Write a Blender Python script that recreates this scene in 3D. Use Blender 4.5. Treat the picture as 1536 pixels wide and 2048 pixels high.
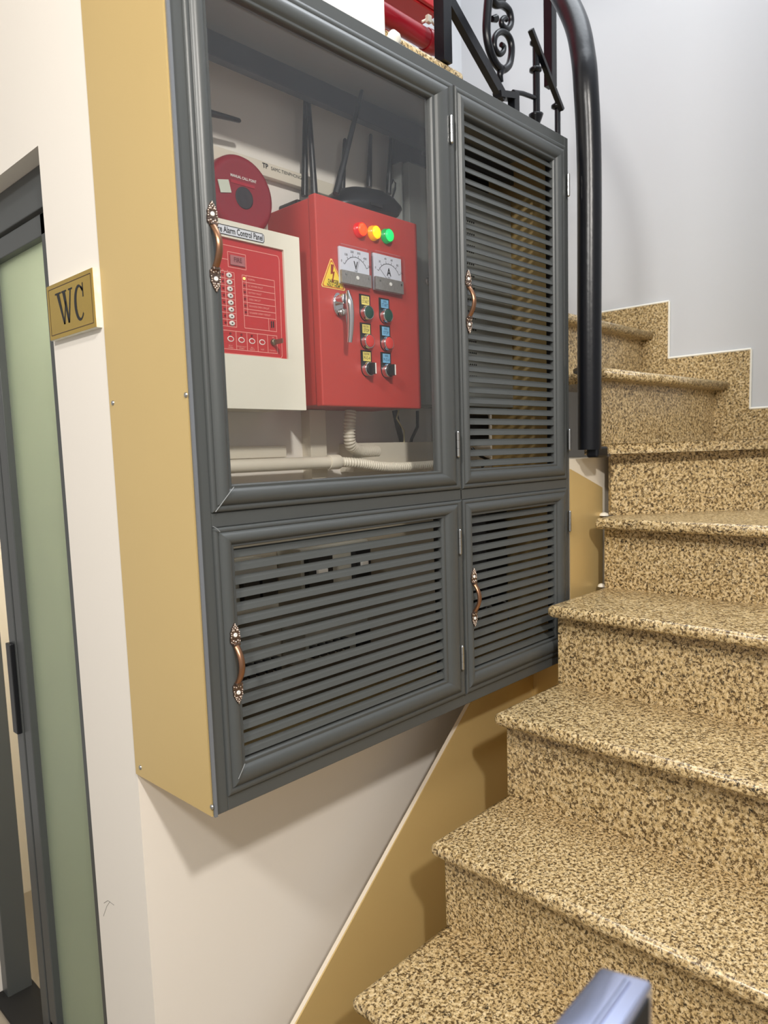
import bpy, bmesh, math, random
from math import radians, sin, cos, pi
from mathutils import Vector, Matrix
random.seed(7)
for o in list(bpy.data.objects): bpy.data.objects.remove(o)
scene = bpy.context.scene
COL = scene.collection

# ------------------------------------------------------------------ camera
# world: X along the cabinet front, Y into the wall, Z up, metres; the lens is the origin
YAW, PIT, ROL = radians(46.33), radians(-6.2), radians(-1.834)
F, CX, CY, W, H = 1458.6, 768.0, 1062.0, 1536, 2048
_f = Vector((sin(YAW)*cos(PIT), cos(YAW)*cos(PIT), sin(PIT)))
_r = Vector((cos(YAW), -sin(YAW), 0)); _u = _r.cross(_f)
CR = _r*cos(ROL)+_u*sin(ROL); CU = -_r*sin(ROL)+_u*cos(ROL); CF = _f
cam = bpy.data.cameras.new('camera'); camo = bpy.data.objects.new('camera', cam); COL.objects.link(camo)
camo.matrix_world = Matrix((CR, CU, -CF)).transposed().to_4x4()
cam.sensor_fit = 'HORIZONTAL'; cam.sensor_width = 36; cam.lens = 36*F/W
cam.shift_y = (CY-H/2)/W; cam.shift_x = 0
cam.clip_start = 0.02; cam.clip_end = 60
cam.dof.use_dof = True; cam.dof.focus_distance = 1.55; cam.dof.aperture_fstop = 7.2
scene.camera = camo

# ------------------------------------------------------------------ world, lights, exposure
def lin(c):
    out = []
    for v in c[:3]:
        v /= 255.0
        out.append(v/12.92 if v <= .04045 else ((v+.055)/1.055)**2.4)
    return (*out, 1.0)
world = bpy.data.worlds.new('world'); scene.world = world; world.use_nodes = True
bg = world.node_tree.nodes['Background']; bg.inputs[0].default_value = (1.0, .965, .92, 1); bg.inputs[1].default_value = .48
def area(name, loc, target, size, watts, color, shape='DISK', sy=None):
    l = bpy.data.lights.new(name, 'AREA'); l.shape = shape; l.size = size
    if sy: l.size_y = sy
    l.energy = watts; l.color = color
    o = bpy.data.objects.new(name, l); COL.objects.link(o); o.location = loc
    o.rotation_euler = (Vector(target)-Vector(loc)).to_track_quat('-Z', 'Y').to_euler()
    return o
area('ceiling_downlight_light', (-.22, -1.12, 1.5), (.9, 1.0, -.3), .16, 56, (1.0, .95, .89))
area('corridor_downlight_light', (-1.15, .02, 1.53), (.9, .9, -.2), .30, 56, (1.0, .97, .92))
area('stairwell_skylight_light', (1.95, .75, 3.0), (1.95, .75, 0), 1.7, 58, (.88, .94, 1.0), 'SQUARE')
scene.view_settings.view_transform = 'Standard'
scene.view_settings.look = 'None'
scene.view_settings.exposure = 0.0
scene.view_settings.gamma = 1.0
scene.view_settings.use_curve_mapping = False

# ------------------------------------------------------------------ pixel -> point on a known plane
def ray(x, y): return CR*((x-CX)/F) - CU*((y-CY)/F) + CF
def onX(v, x, y): d = ray(x, y); return d*(v/d.x)
def onY(v, x, y): d = ray(x, y); return d*(v/d.y)
def onZ(v, x, y): d = ray(x, y); return d*(v/d.z)

# ------------------------------------------------------------------ materials
MATS = {}
def mat(name, rgb, rough=.5, metal=0.0, spec=.5, var=.0, vscale=6, bump=0.0, bscale=200, emit=0, trans=0, coat=0, ecol=None, stretch=None):
    if name in MATS: return MATS[name]
    m = bpy.data.materials.new(name); m.use_nodes = True; nt = m.node_tree
    b = nt.nodes['Principled BSDF']; c = lin(rgb)
    b.inputs['Base Color'].default_value = c; b.inputs['Roughness'].default_value = rough
    b.inputs['Metallic'].default_value = metal; b.inputs['Specular IOR Level'].default_value = spec
    b.inputs['Transmission Weight'].default_value = trans; b.inputs['Coat Weight'].default_value = coat
    tc = nt.nodes.new('ShaderNodeTexCoord'); src = tc.outputs['Object']
    if stretch:
        mp = nt.nodes.new('ShaderNodeMapping'); mp.inputs['Scale'].default_value = stretch
        nt.links.new(src, mp.inputs['Vector']); src = mp.outputs['Vector']
    n = nt.nodes.new('ShaderNodeTexNoise'); n.inputs['Scale'].default_value = vscale; n.inputs['Detail'].default_value = 4
    nt.links.new(src, n.inputs['Vector'])
    mx = nt.nodes.new('ShaderNodeMix'); mx.data_type = 'RGBA'
    mx.inputs[6].default_value = tuple(v*(1-var) for v in c[:3])+(1,)
    mx.inputs[7].default_value = tuple(min(1, v*(1+var)) for v in c[:3])+(1,)
    nt.links.new(n.outputs['Fac'], mx.inputs[0]); nt.links.new(mx.outputs[2], b.inputs['Base Color'])
    if bump:
        n2 = nt.nodes.new('ShaderNodeTexNoise'); n2.inputs['Scale'].default_value = bscale; n2.inputs['Detail'].default_value = 3
        nt.links.new(src, n2.inputs['Vector'])
        bp = nt.nodes.new('ShaderNodeBump'); bp.inputs['Strength'].default_value = bump; bp.inputs['Distance'].default_value = .002
        nt.links.new(n2.outputs['Fac'], bp.inputs['Height']); nt.links.new(bp.outputs['Normal'], b.inputs['Normal'])
    if emit:
        b.inputs['Emission Color'].default_value = lin(ecol or rgb); b.inputs['Emission Strength'].default_value = emit
    MATS[name] = m
    return m
def granite(name, tone=1.0):
    m = bpy.data.materials.new(name); m.use_nodes = True; nt = m.node_tree; N = nt.nodes.new; L = nt.links.new
    b = nt.nodes['Principled BSDF']
    tc = N('ShaderNodeTexCoord')
    def noise(s, d, r):
        n = N('ShaderNodeTexNoise'); n.inputs['Scale'].default_value = s; n.inputs['Detail'].default_value = d
        n.inputs['Roughness'].default_value = r; L(tc.outputs['Object'], n.inputs['Vector']); return n
    def ramp(n, stops):
        r = N('ShaderNodeValToRGB'); e = r.color_ramp.elements
        while len(e) < len(stops): e.new(.5)
        for i, (p, c) in enumerate(stops): e[i].position = p; e[i].color = c
        L(n.outputs['Fac'], r.inputs['Fac']); return r
    t = lambda c: lin(tuple(min(255, v*tone) for v in c))
    base = ramp(noise(120, 5, .66), [(.34, t((134, 110, 72))), (.44, t((186, 160, 112))), (.53, t((212, 188, 142))), (.68, t((228, 210, 172)))])
    dark = ramp(noise(150, 8, .76), [(.462, (1, 1, 1, 1)), (.486, (0, 0, 0, 1))])
    blk = ramp(noise(90, 8, .80), [(.408, (1, 1, 1, 1)), (.426, (0, 0, 0, 1))])
    m1 = N('ShaderNodeMix'); m1.data_type = 'RGBA'; L(dark.outputs[0], m1.inputs[0]); L(base.outputs[0], m1.inputs[6]); m1.inputs[7].default_value = lin((88, 68, 40))
    m2 = N('ShaderNodeMix'); m2.data_type = 'RGBA'; L(blk.outputs[0], m2.inputs[0]); L(m1.outputs[2], m2.inputs[6]); m2.inputs[7].default_value = lin((38, 32, 26))
    L(m2.outputs[2], b.inputs['Base Color'])
    b.inputs['Roughness'].default_value = .3; b.inputs['Specular IOR Level'].default_value = .45
    MATS[name] = m; return m
def clear_glass(name, tint=(1, 1, 1), r=.02, f0=.045):
    m = bpy.data.materials.new(name); m.use_nodes = True; nt = m.node_tree; N = nt.nodes.new; L = nt.links.new
    nt.nodes.remove(nt.nodes['Principled BSDF']); out = nt.nodes['Material Output']
    tr = N('ShaderNodeBsdfTransparent'); tr.inputs[0].default_value = (*tint, 1)
    gl = N('ShaderNodeBsdfGlossy'); gl.inputs['Roughness'].default_value = r; gl.inputs[0].default_value = (1, 1, 1, 1)
    lw = N('ShaderNodeLayerWeight'); lw.inputs['Blend'].default_value = .5
    pw = N('ShaderNodeMath'); pw.operation = 'POWER'; L(lw.outputs['Facing'], pw.inputs[0]); pw.inputs[1].default_value = 5
    ma = N('ShaderNodeMath'); ma.operation = 'MULTIPLY_ADD'; L(pw.outputs[0], ma.inputs[0]); ma.inputs[1].default_value = .9; ma.inputs[2].default_value = f0
    mx = N('ShaderNodeMixShader'); L(ma.outputs[0], mx.inputs[0]); L(tr.outputs[0], mx.inputs[1]); L(gl.outputs[0], mx.inputs[2])
    L(mx.outputs[0], out.inputs['Surface']); MATS[name] = m; return m
GRAN = granite('granite_speckled')
WALL = mat('wall_paint_cream', (236, 230, 221), .62, var=.02, vscale=1.5, bump=.05, bscale=60)
WALLF = mat('wall_paint_white', (198, 200, 203), .42, var=.02, vscale=1.2, bump=.04, bscale=30)
SOFT = mat('wall_paint_beige', (226, 210, 192), .6, var=.03, vscale=2, bump=.05, bscale=60)
GOLD = mat('gold_composite_panel', (222, 194, 134), .4, metal=.4, spec=.5, var=.03, vscale=4, bump=.02, bscale=500)
GREY = mat('grey_coated_aluminium', (74, 77, 77), .38, spec=.5, var=.04, vscale=8, bump=.03, bscale=300, stretch=(1, 1, 1))
GREYD = mat('grey_slat_paint', (75, 78, 77), .42, spec=.5, var=.05, vscale=14, stretch=(.3, 4, 8), bump=.02, bscale=200)
RED = mat('red_powder_coat', (182, 62, 55), .4, spec=.5, var=.04, vscale=10, bump=.12, bscale=900)
MAROON = mat('maroon_plastic', (142, 26, 44), .3, spec=.4, var=.03)
MEMB = mat('red_membrane', (196, 44, 46), .45, var=.02)
OFFW = mat('offwhite_metal', (232, 228, 212), .4, var=.015, bump=.03, bscale=600)
PVC = mat('white_pvc', (226, 218, 200), .4, var=.02)
LGREY = mat('light_grey_steel', (146, 150, 147), .4, var=.03, bump=.03, bscale=500)
BLACK = mat('black_plastic', (24, 25, 28), .38, var=.1)
BLACKM = mat('matt_black', (14, 14, 15), .7, var=.1)
IRON = mat('black_painted_iron', (10, 12, 18), .3, spec=.4, var=.1, vscale=30, bump=.15, bscale=80)
CHROME = mat('chrome', (225, 225, 228), .12, metal=1.0, var=.02)
STEEL = mat('brushed_steel', (190, 190, 188), .28, metal=1.0, var=.05)
COPPER = mat('antique_copper', (158, 118, 92), .3, metal=.9, var=.12, vscale=40)
ANTIQ = mat('antique_bronze', (128, 110, 100), .25, metal=.95, var=.8, vscale=260, bump=.6, bscale=400)
WHITE = mat('white_print', (240, 238, 232), .5, var=.01)
PINK = mat('pink_print_line', (244, 176, 164), .5, var=.01)
INK = mat('black_ink', (22, 22, 24), .5, var=.05)
YELLOW = mat('yellow_label', (238, 206, 66), .5, var=.02)
YELLOWP = mat('pale_yellow_label', (238, 220, 120), .5, var=.02)
BLUE = mat('blue_label', (120, 178, 214), .5, var=.02)
BRASS = mat('brass_plate', (188, 158, 74), .25, metal=.6, var=.1, vscale=5, stretch=(1, 1, 9))
GREENB = mat('dark_green_button', (20, 70, 58), .35, var=.05)
REDB = mat('red_button', (205, 58, 52), .35, var=.03)
CAULK = mat('white_caulk', (232, 228, 216), .6, var=.04, bump=.4, bscale=90)
REDLAMP = mat('red_lamp_lens', (255, 60, 20), .3, emit=3.0, ecol=(255, 50, 10))
YELLAMP = mat('yellow_lamp_lens', (255, 190, 20), .3, emit=1.5, ecol=(255, 180, 0))
GRNLAMP = mat('green_lamp_lens', (20, 220, 110), .3, emit=1.2, ecol=(0, 225, 90))
GLASS = clear_glass('clear_glass', (.985, .99, .99))
ACRYL = clear_glass('clear_acrylic', (.96, .96, .97), .05)
FROST = mat('frosted_glass', (192, 204, 180), .5, spec=.4, var=.03, vscale=2, trans=.6)
FLOORM = mat('floor_tile_grey', (150, 140, 125), .35, var=.1, vscale=3, bump=.02)
BARK = mat('grey_enamel', (62, 66, 72), .4, var=.05)

# ------------------------------------------------------------------ geometry collector
class G:
    def __init__(s): s.v = []; s.f = []; s.m = []; s.s = []
    def add(s, vs, fs, mi=0, smooth=False):
        o = len(s.v); s.v += [tuple(v) for v in vs]
        for f in fs: s.f.append(tuple(i+o for i in f)); s.m.append(mi); s.s.append(smooth)
        return s
    def box(s, x0, x1, y0, y1, z0, z1, mi=0, bev=0, seg=2):
        if bev:
            bm = bmesh.new(); bmesh.ops.create_cube(bm, size=1)
            for v in bm.verts: v.co = Vector(((x0+x1)/2+v.co.x*(x1-x0), (y0+y1)/2+v.co.y*(y1-y0), (z0+z1)/2+v.co.z*(z1-z0)))
            bmesh.ops.bevel(bm, geom=bm.edges[:], offset=bev, segments=seg, affect='EDGES', profile=.5)
            bm.verts.index_update()
            s.add([v.co for v in bm.verts], [[v.index for v in f.verts] for f in bm.faces], mi, False); bm.free(); return s
        vs = [(x, y, z) for x in (x0, x1) for y in (y0, y1) for z in (z0, z1)]
        return s.add(vs, [(0, 1, 3, 2), (4, 6, 7, 5), (0, 4, 5, 1), (2, 3, 7, 6), (0, 2, 6, 4), (1, 5, 7, 3)], mi)
    def prism(s, pts, ext, mi=0):
        pts = [Vector(p) for p in pts]; ext = Vector(ext); n = len(pts)
        vs = pts+[p+ext for p in pts]
        fs = [tuple(range(n)), tuple(range(2*n-1, n-1, -1))]+[(i, (i+1) % n, n+(i+1) % n, n+i) for i in range(n)]
        return s.add(vs, fs, mi)
    def tube(s, path, r, seg=10, mi=0, caps=True, ry=None, closed=False, up=None):
        path = [Vector(p) for p in path]; n = len(path)
        rr = r if isinstance(r, (list, tuple)) else [r]*n
        rings = []; prev = None
        for i, p in enumerate(path):
            if closed: t = path[(i+1) % n]-path[i-1]
            else: t = path[min(i+1, n-1)]-path[max(i-1, 0)]
            t.normalize()
            if prev is None:
                a = Vector(up) if up else (Vector((0, 0, 1)) if abs(t.z) < .9 else Vector((1, 0, 0)))
                prev = (a-t*a.dot(t)).normalized()
            else: prev = (prev-t*prev.dot(t)).normalized()
            bb = t.cross(prev)
            k = (ry/r if ry and not isinstance(r, (list, tuple)) else 1)
            rings.append([p+prev*rr[i]*cos(2*pi*j/seg)+bb*rr[i]*k*sin(2*pi*j/seg) for j in range(seg)])
        vs = [v for q in rings for v in q]; fs = []
        m = n if closed else n-1
        for i in range(m):
            for j in range(seg):
                a = i*seg+j; b = i*seg+(j+1) % seg; c = ((i+1) % n)*seg+(j+1) % seg; d = ((i+1) % n)*seg+j
                fs.append((a, b, c, d))
        s.add(vs, fs, mi, True)
        if caps and not closed:
            s.add(rings[0], [tuple(range(seg))], mi); s.add(rings[-1], [tuple(range(seg-1, -1, -1))], mi)
        return s
    def cyl(s, p0, p1, r, seg=20, mi=0, r1=None): return s.tube([p0, p1], [r, r1 if r1 is not None else r], seg, mi)
    def lathe(s, origin, axis, prof, seg=28, mi=0, smooth=True):
        # prof: (radius, distance along axis)
        a = Vector(axis).normalized(); o = Vector(origin)
        u = a.orthogonal().normalized(); w = a.cross(u)
        rings = [[o+a*h+u*max(r, 1e-5)*cos(2*pi*j/seg)+w*max(r, 1e-5)*sin(2*pi*j/seg) for j in range(seg)] for r, h in prof]
        vs = [v for q in rings for v in q]
        fs = [(i*seg+j, i*seg+(j+1) % seg, (i+1)*seg+(j+1) % seg, (i+1)*seg+j) for i in range(len(prof)-1) for j in range(seg)]
        s.add(vs, fs, mi, smooth)
        s.add(rings[0], [tuple(range(seg))], mi); s.add(rings[-1], [tuple(range(seg-1, -1, -1))], mi)
        return s
    def ball(s, c, r, mi=0, seg=8):
        c = Vector(c); return s.lathe(c, (0, 0, 1), [(r*sin(pi*i/6), -r*cos(pi*i/6)) for i in range(7)], seg, mi)
    def text(s, txt, origin, size, U=(1, 0, 0), V=(0, 0, 1), wx=1.0, mi=0, align='LEFT', shear=0, bold=0):
        cu = bpy.data.curves.new('t', 'FONT'); cu.body = txt; cu.size = 1; cu.align_x = align; cu.align_y = 'CENTER'; cu.shear = shear; cu.offset = bold
        cu.resolution_u = 3
        ob = bpy.data.objects.new('t', cu); me = bpy.data.meshes.new_from_object(ob)
        o = Vector(origin); U = Vector(U)*size*wx; V = Vector(V)*size
        s.add([o+U*v.co.x+V*v.co.y for v in me.vertices], [tuple(p.vertices) for p in me.polygons], mi)
        bpy.data.objects.remove(ob); bpy.data.curves.remove(cu); bpy.data.meshes.remove(me); return s
    def line(s, a, b, w, n, mi=0):
        # flat printed line between two points, lying on the plane with normal n
        a = Vector(a); b = Vector(b); t = (b-a).normalized(); k = t.cross(Vector(n)).normalized()*w/2
        return s.add([a-k, b-k, b+k, a+k], [(0, 1, 2, 3)], mi)
    def poly(s, pts, mi=0): return s.add(pts, [tuple(range(len(pts)))], mi)

def mk(name, g, mats, parent=None, recalc=True):
    me = bpy.data.meshes.new(name); me.from_pydata(g.v, [], g.f)
    for m in (mats if isinstance(mats, (list, tuple)) else [mats]): me.materials.append(m)
    me.polygons.foreach_set('material_index', g.m); me.polygons.foreach_set('use_smooth', g.s)
    if recalc:
        bm = bmesh.new(); bm.from_mesh(me); bmesh.ops.recalc_face_normals(bm, faces=bm.faces[:]); bm.to_mesh(me); bm.free()
    me.update()
    o = bpy.data.objects.new(name, me); COL.objects.link(o); attach(o, parent); return o
def attach(o, parent):
    if parent is None: return
    o.parent = parent
    if parent.type == 'EMPTY': o.matrix_parent_inverse = Matrix.Translation(-Vector(parent.location))
def inst(o, loc, parent):
    c = o.copy(); COL.objects.link(c); c.location = loc
    c.parent = None; attach(c, parent)
    if parent and parent.type != 'EMPTY': c.matrix_parent_inverse = Matrix.Identity(4)
    return c
def tag(o, label, cat, group=None):
    o['label'] = label; o['category'] = cat
    if group: o['group'] = group
    return o
def thing(name, loc, label, cat, group=None):
    e = bpy.data.objects.new(name, None); COL.objects.link(e); e.location = loc; e.empty_display_size = .05
    return tag(e, label, cat, group)
def struct(name, g, m, parent=None):
    o = mk(name, g, m, parent)
    if parent is None: o['kind'] = 'structure'
    return o
NY = (0, -1, 0)

# ------------------------------------------------------------------ the place
FLOOR = -1.61
WY = 1.257           # back wall plane behind and below the cabinet
WX = .623            # wall with the sign, also the cabinet's outer side
K = 1.10             # the stair's edge runs just in front of the cabinet plane
XF = 2.52*K          # far wall of the stairwell
YR = 1.889*K           # rear wall of the upper flight
struct('floor', G().box(-2.2, 3.0, -2.4, 3.2, FLOOR-.1, FLOOR), FLOORM)
struct('wall_back', G().box(WX+.12, 1.98, WY, WY+.10, FLOOR, .80), WALL)
g = G()
DY0, DY1, DZ = 1.478, 2.30, .604
g.box(WX, WX+.12, WY, DY0, FLOOR, 2.6); g.box(WX, WX+.12, DY0, DY1, DZ, 2.6); g.box(WX, WX+.12, DY1, 3.0, FLOOR, 2.6)
struct('wall_left', g, WALL)
struct('wall_upper', G().box(WX+.12, 1.395, 1.275, 1.345, .80, 2.6), WALL)
struct('wall_right', G().box(XF, XF+.12, -.5, YR+.12, FLOOR, 3.0), WALLF)
struct('wall_rear', G().box(WX+.12, XF, YR, YR+.12, .95, 3.0), WALLF)
# return wall under the winders, facing the cabinet end
struct('wall_return', G().box(1.788, 2.06, 1.004, WY-.001, FLOOR, -.036), mat('wall_paint_stair', (232, 222, 204), .6, var=.04, bump=.2, bscale=40))
struct('wall_front', G().box(.95, XF, -.42, -.32, FLOOR, 3.0), WALLF)
struct('ceiling', G().box(-2.2, .55, -2.4, 3.0, 1.58, 1.66), WALL)
# WC behind the frosted door
g = G(); g.box(1.75, 1.83, WY+.1, 2.9, FLOOR, .78); g.box(WX+.12, 1.75, 2.8, 2.9, FLOOR, .78)
g.box(WX+.12, 1.75, WY+.1, 2.8, .70, .78)
struct('wall_wc', g, WALL)
struct('baseboard_wc', G().box(1.735, 1.75, WY+.11, 2.8, FLOOR, -.55), mat('wc_tile_yellow', (206, 190, 96), .35, var=.05))
l = bpy.data.lights.new('wc_lamp_light', 'POINT'); l.energy = 20; l.shadow_soft_size = .12; l.color = (1, .96, .85)
lo = bpy.data.objects.new('wc_lamp_light', l); COL.objects.link(lo); lo.location = (1.25, 2.0, .45)

# door: grey aluminium frame, frosted panel, second leaf
DX = .66
d = thing('door_1', (DX, 1.9, FLOOR), 'grey aluminium door with frosted green glass beside the WC sign', 'door'); d['kind'] = 'structure'
del d['category']; del d['label']
g = G(); g.box(DX, DX+.07, DY0, DY0+.045, FLOOR, DZ, 0, .002); g.box(DX, DX+.07, DY0, DY1, .522, DZ, 0, .002); g.box(DX, DX+.07, DY1-.045, DY1, FLOOR, DZ, 0, .002)
mk('door_frame', g, GREY, d)
leaf = G(); y0, y1 = DY0+.047, 1.945
leaf.box(DX+.006, DX+.05, y0, y0+.075, FLOOR+.02, .516, 0, .002); leaf.box(DX+.006, DX+.05, y1-.045, y1, FLOOR+.02, .516, 0, .002)
leaf.box(DX+.006, DX+.05, y0, y1, .472, .516, 0, .002); leaf.box(DX+.006, DX+.05, y0, y1, FLOOR+.02, FLOOR+.11, 0, .002)
lf = mk('door_leaf', leaf, GREY, d)
mk('glass_pane', G().box(DX+.024, DX+.030, y0+.07, y1-.04, FLOOR+.10, .475), FROST, lf)
g = G(); g.box(DX+.006, DX+.05, 1.955, 2.0, FLOOR+.02, .516, 0, .002); mk('meeting_stile', g, GREY, d)
mk('threshold', G().box(DX-.03, DX+.08, DY0, DY1, FLOOR, FLOOR+.014, 0, .002), BLACKM, d)
mk('seal', G().box(DX+.012, DX+.045, 1.946, 1.954, FLOOR+.02, .516), BLACKM, d)
mk('lock_plate', G().box(DX-.006, DX+.006, 1.962, 1.992, -.70, -.46, 0, .002), BLACK, d)

# gold board closing the side of the stair, flush under the cabinet front; its cut edge shows white
YG = 1.12
a = onY(YG, 942, 1406); b = onY(YG, 592, 2048); dv = (b-a).normalized(); t_ = (FLOOR-a.z)/dv.z
zt_ = CZB = -.589
a2 = a+dv*((zt_-a.z)/dv.z); b2 = a+dv*t_
pan = thing('gold_panel', (1.5, YG, FLOOR), 'large gold board with white sloping edge below the grey cabinet beside the steps', 'wall panel')
out_ = [(a2.x, YG, a2.z), (b2.x, YG, FLOOR), (1.783, YG, FLOOR), (1.783, YG, a2.z)]
mk('panel_sheet', G().prism(out_, (0, .003, 0)), GOLD, pan)
mk('panel_board', G().prism([(x-(.001 if i < 2 else 0), y+.0032, z) for i, (x, y, z) in enumerate(out_)], (0, .010, 0)), mat('white_board_edge', (228, 216, 198), .6, var=.03), pan)
mk('panel_return', G().box(1.7835, 1.7865, 1.004, YG, FLOOR, -.589), GOLD, pan)
yy = 1.0
q = [onY(yy, 1143, 938), onY(yy, 1205, 975)]
tag(mk('gold_panel', G().prism([(1.788, yy, q[0].z), (q[1].x, yy, q[1].z), (q[1].x, yy, FLOOR), (1.788, yy, FLOOR)], (0, .003, 0)), GOLD),
    'small gold panel with slanted top between the grey cabinet and granite risers', 'wall panel')

# ------------------------------------------------------------------ staircase
YS = .877*K; YE = -.25
st = thing('staircase', (1.3, .4, FLOOR), 'yellow speckled granite staircase turning left around the black post', 'staircase')
TZ = [v*K for v in (-1.327, -1.137, -.947, -.757, -.560, -.366, -.183)]
NX = [v*K for v in (.355, .575, .795, 1.017, 1.235, 1.453, 1.681)]
RX = [v*K for v in (.40, .62, .84, 1.060, 1.282, 1.500, 1.733)]
TH = .03
def tread(poly, z, nose_edges):
    # poly: ccw xy outline; all top/bottom edges in nose_edges get a bullnose
    bm = bmesh.new()
    vb = [bm.verts.new((x, y, z-TH)) for x, y in poly]; vt = [bm.verts.new((x, y, z)) for x, y in poly]
    n = len(poly); bm.faces.new(vt); bm.faces.new(vb[::-1])
    for i in range(n): bm.faces.new((vb[i], vb[(i+1) % n], vt[(i+1) % n], vt[i]))
    bm.edges.ensure_lookup_table(); es = []
    for i in nose_edges:
        for L_ in (vb, vt):
            e = bm.edges.get((L_[i], L_[(i+1) % n])); es.append(e)
    for i in nose_edges:
        if (i+1) % n in nose_edges: es.append(bm.edges.get((vb[(i+1) % n], vt[(i+1) % n])))
    bmesh.ops.bevel(bm, geom=es, offset=.0125, segments=4, affect='EDGES', profile=.5)
    bmesh.ops.recalc_face_normals(bm, faces=bm.faces[:])
    me = bpy.data.meshes.new('tread'); bm.to_mesh(me); bm.free(); me.materials.append(GRAN)
    for p in me.polygons: p.use_smooth = p.area < .02
    o = bpy.data.objects.new('tread', me); COL.objects.link(o); attach(o, st); return o
def riser(p0, p1, z0, z1, nrm):
    n = Vector((*nrm, 0))*.018
    a, b = Vector((*p0, z0)), Vector((*p1, z0)); up = Vector((0, 0, z1-z0))
    return mk('riser', G().prism([a, b, b+up, a+up], n), GRAN, st)
core = []
for i in range(7):
    z = TZ[i]; zb = TZ[i-1] if i else FLOOR
    back = RX[i+1]+.012 if i < 6 else None
    if i < 6:
        tread([(NX[i], YE), (back, YE), (back, YS), (NX[i], YS)], z, [2, 3])
        riser((RX[i], YE), (RX[i], YS-.004), zb, z-TH, (1, 0))
    else:
        riser((RX[i], YE), (RX[i], YS-.004), zb, z-TH, (1, 0))
# tread below the winder, winder and the turned steps
R6a = Vector((1.776, .877))*K; dr = Vector((.748, -.663)); R6b = R6a+dr*((XF-R6a.x)/dr.x)
nb = Vector((.663, .748))                       # into the winder
tread([(NX[6], YE), (XF, YE), (XF, R6b.y+.02), (R6a.x+.01, YS), (NX[6], YS)], TZ[6], [3, 4])
T6 = .003*K; T7 = .191*K; T8 = .382*K; T9 = .61; T10 = .815; T11 = 1.02
riser((R6a.x, R6a.y), (R6b.x, R6b.y), TZ[6], T6-TH, (nb.x, nb.y))
n0 = R6a-nb*.045-dr*.045; n1 = R6b-nb*.045
tread([(n0.x, n0.y), (XF, n1.y+dr.y*(XF-n1.x)/dr.x), (XF, .905*K), (1.69*K, .905*K), (1.66*K, .89*K)], T6, [4, 0])
Y7, Y8, Y9 = .862*K, 1.085*K, 1.46*K
tread([(1.705*K, Y7), (XF, Y7-.03), (XF, 1.14*K), (1.80*K, 1.14*K), (1.80*K, .95*K)], T7, [0])
riser((1.72*K, Y7+.04), (XF, Y7+.018), T6, T7-TH, (0, 1))
tread([(1.80*K, Y8), (XF, Y8), (XF, Y9+.06), (1.80*K, Y9+.06)], T8, [0, 3])
riser((1.81*K, Y8+.045), (XF, Y8+.045), T7, T8-TH, (0, 1))
uf = thing('upper_flight', (1.9, 1.6, T9), 'granite landing treads of the upper flight above the grey cabinet', 'staircase')
low = st; st = uf
tread([(1.97, Y9), (XF, Y9), (XF, YR), (1.97, YR)], T9, [0, 3])
riser((1.97, Y9+.045), (XF, Y9+.045), T8, T9-TH, (0, 1))
tread([(1.70, 1.37), (2.05, 1.37), (2.05, YR), (1.70, YR)], T10, [1, 0])
riser((2.0, 1.375), (2.0, YR), T9, T10-TH, (-1, 0))
px = onZ(T11, 932, 130)+Vector((.03, 0, 0))
tread([(1.40, 1.27), (px.x, 1.27), (px.x, YR), (1.40, YR)], T11, [1, 0])
riser((px.x-.05, 1.275), (px.x-.05, YR), T10, T11-TH, (-1, 0))
g = G(); pl_ = onY(1.262, 790, 68)
g.lathe((pl_.x, 1.268, pl_.z-.012), (0, 0, 1), [(.010, -.012), (.020, 0), (.017, .012), (.006, .022)], 10); mk('plaster_lump', g, CAULK, st)
st = low
# solid white core under the steps (its side faces the cabinet wall)
pts = [(RX[0]+.02, FLOOR)]
for i in range(7):
    pts += [(RX[i]+.018, TZ[i]-TH-.001)] if i == 0 else [(RX[i]+.018, TZ[i-1]-TH-.001), (RX[i]+.018, TZ[i]-TH-.001)]
pts += [(1.79*K, TZ[6]-TH-.001), (1.79*K, FLOOR)]
mk('core', G().prism([(x, YS-.012, z) for x, z in pts], (0, YE-YS+.02, 0)), CAULK, st)
# caulk smears where the white wall meets the steps
for px_, py_, zl, s_ in ((1208, 1029, TZ[6], .015), (1203, 1171, TZ[5], .011)):
    p = onZ(zl, px_, py_)
    g = G().lathe((p.x, p.y, zl-.003), (0, 0, 1), [(s_, 0), (s_*.8, .006), (s_*.3, .009)], 12); mk('caulk_smear', g, CAULK, st)

# stepped granite skirting on the far wall: each mitred tile a piece
sk = thing('baseboard_right', (XF, .9, 0), '', ''); sk['kind'] = 'structure'; del sk['label']; del sk['category']
def tile(pts):
    mk('skirting_tile', G().prism([(XF-.012, y, z) for y, z in pts], (.012, 0, 0)), GRAN, sk)
A = [onX(XF-.012, *q) for q in ((1200, 628), (1336, 606), (1340, 716), (1500, 704), (1503, 818))]
zt = [.472*K, .283*K, .097*K]; ya = A[1].y; yb = A[3].y; ye = Y9
tile([(ye, T8), (Y8, T8), (ya, zt[0]), (ye, zt[0])])
tile([(Y8+.05, T7), (ya+.09, T7), (ya, zt[1]), (ya, zt[0]-.001), (Y8-.001, T8-.001), (Y8+.05, T8-.001)])
tile([(ya+.089, T7), (Y7-.02, T7), (yb, zt[1]-.001), (ya-.001, zt[1]-.001)])
tile([(Y7+.04, T6), (yb+.09, T6), (yb, zt[2]), (yb, zt[1]-.002), (Y7-.021, T7-.001), (Y7+.04, T7-.001)])
tile([(yb+.089, T6), (-.2, T6), (-.2, zt[2]), (yb-.001, zt[2]-.001)])
g = G()
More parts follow.
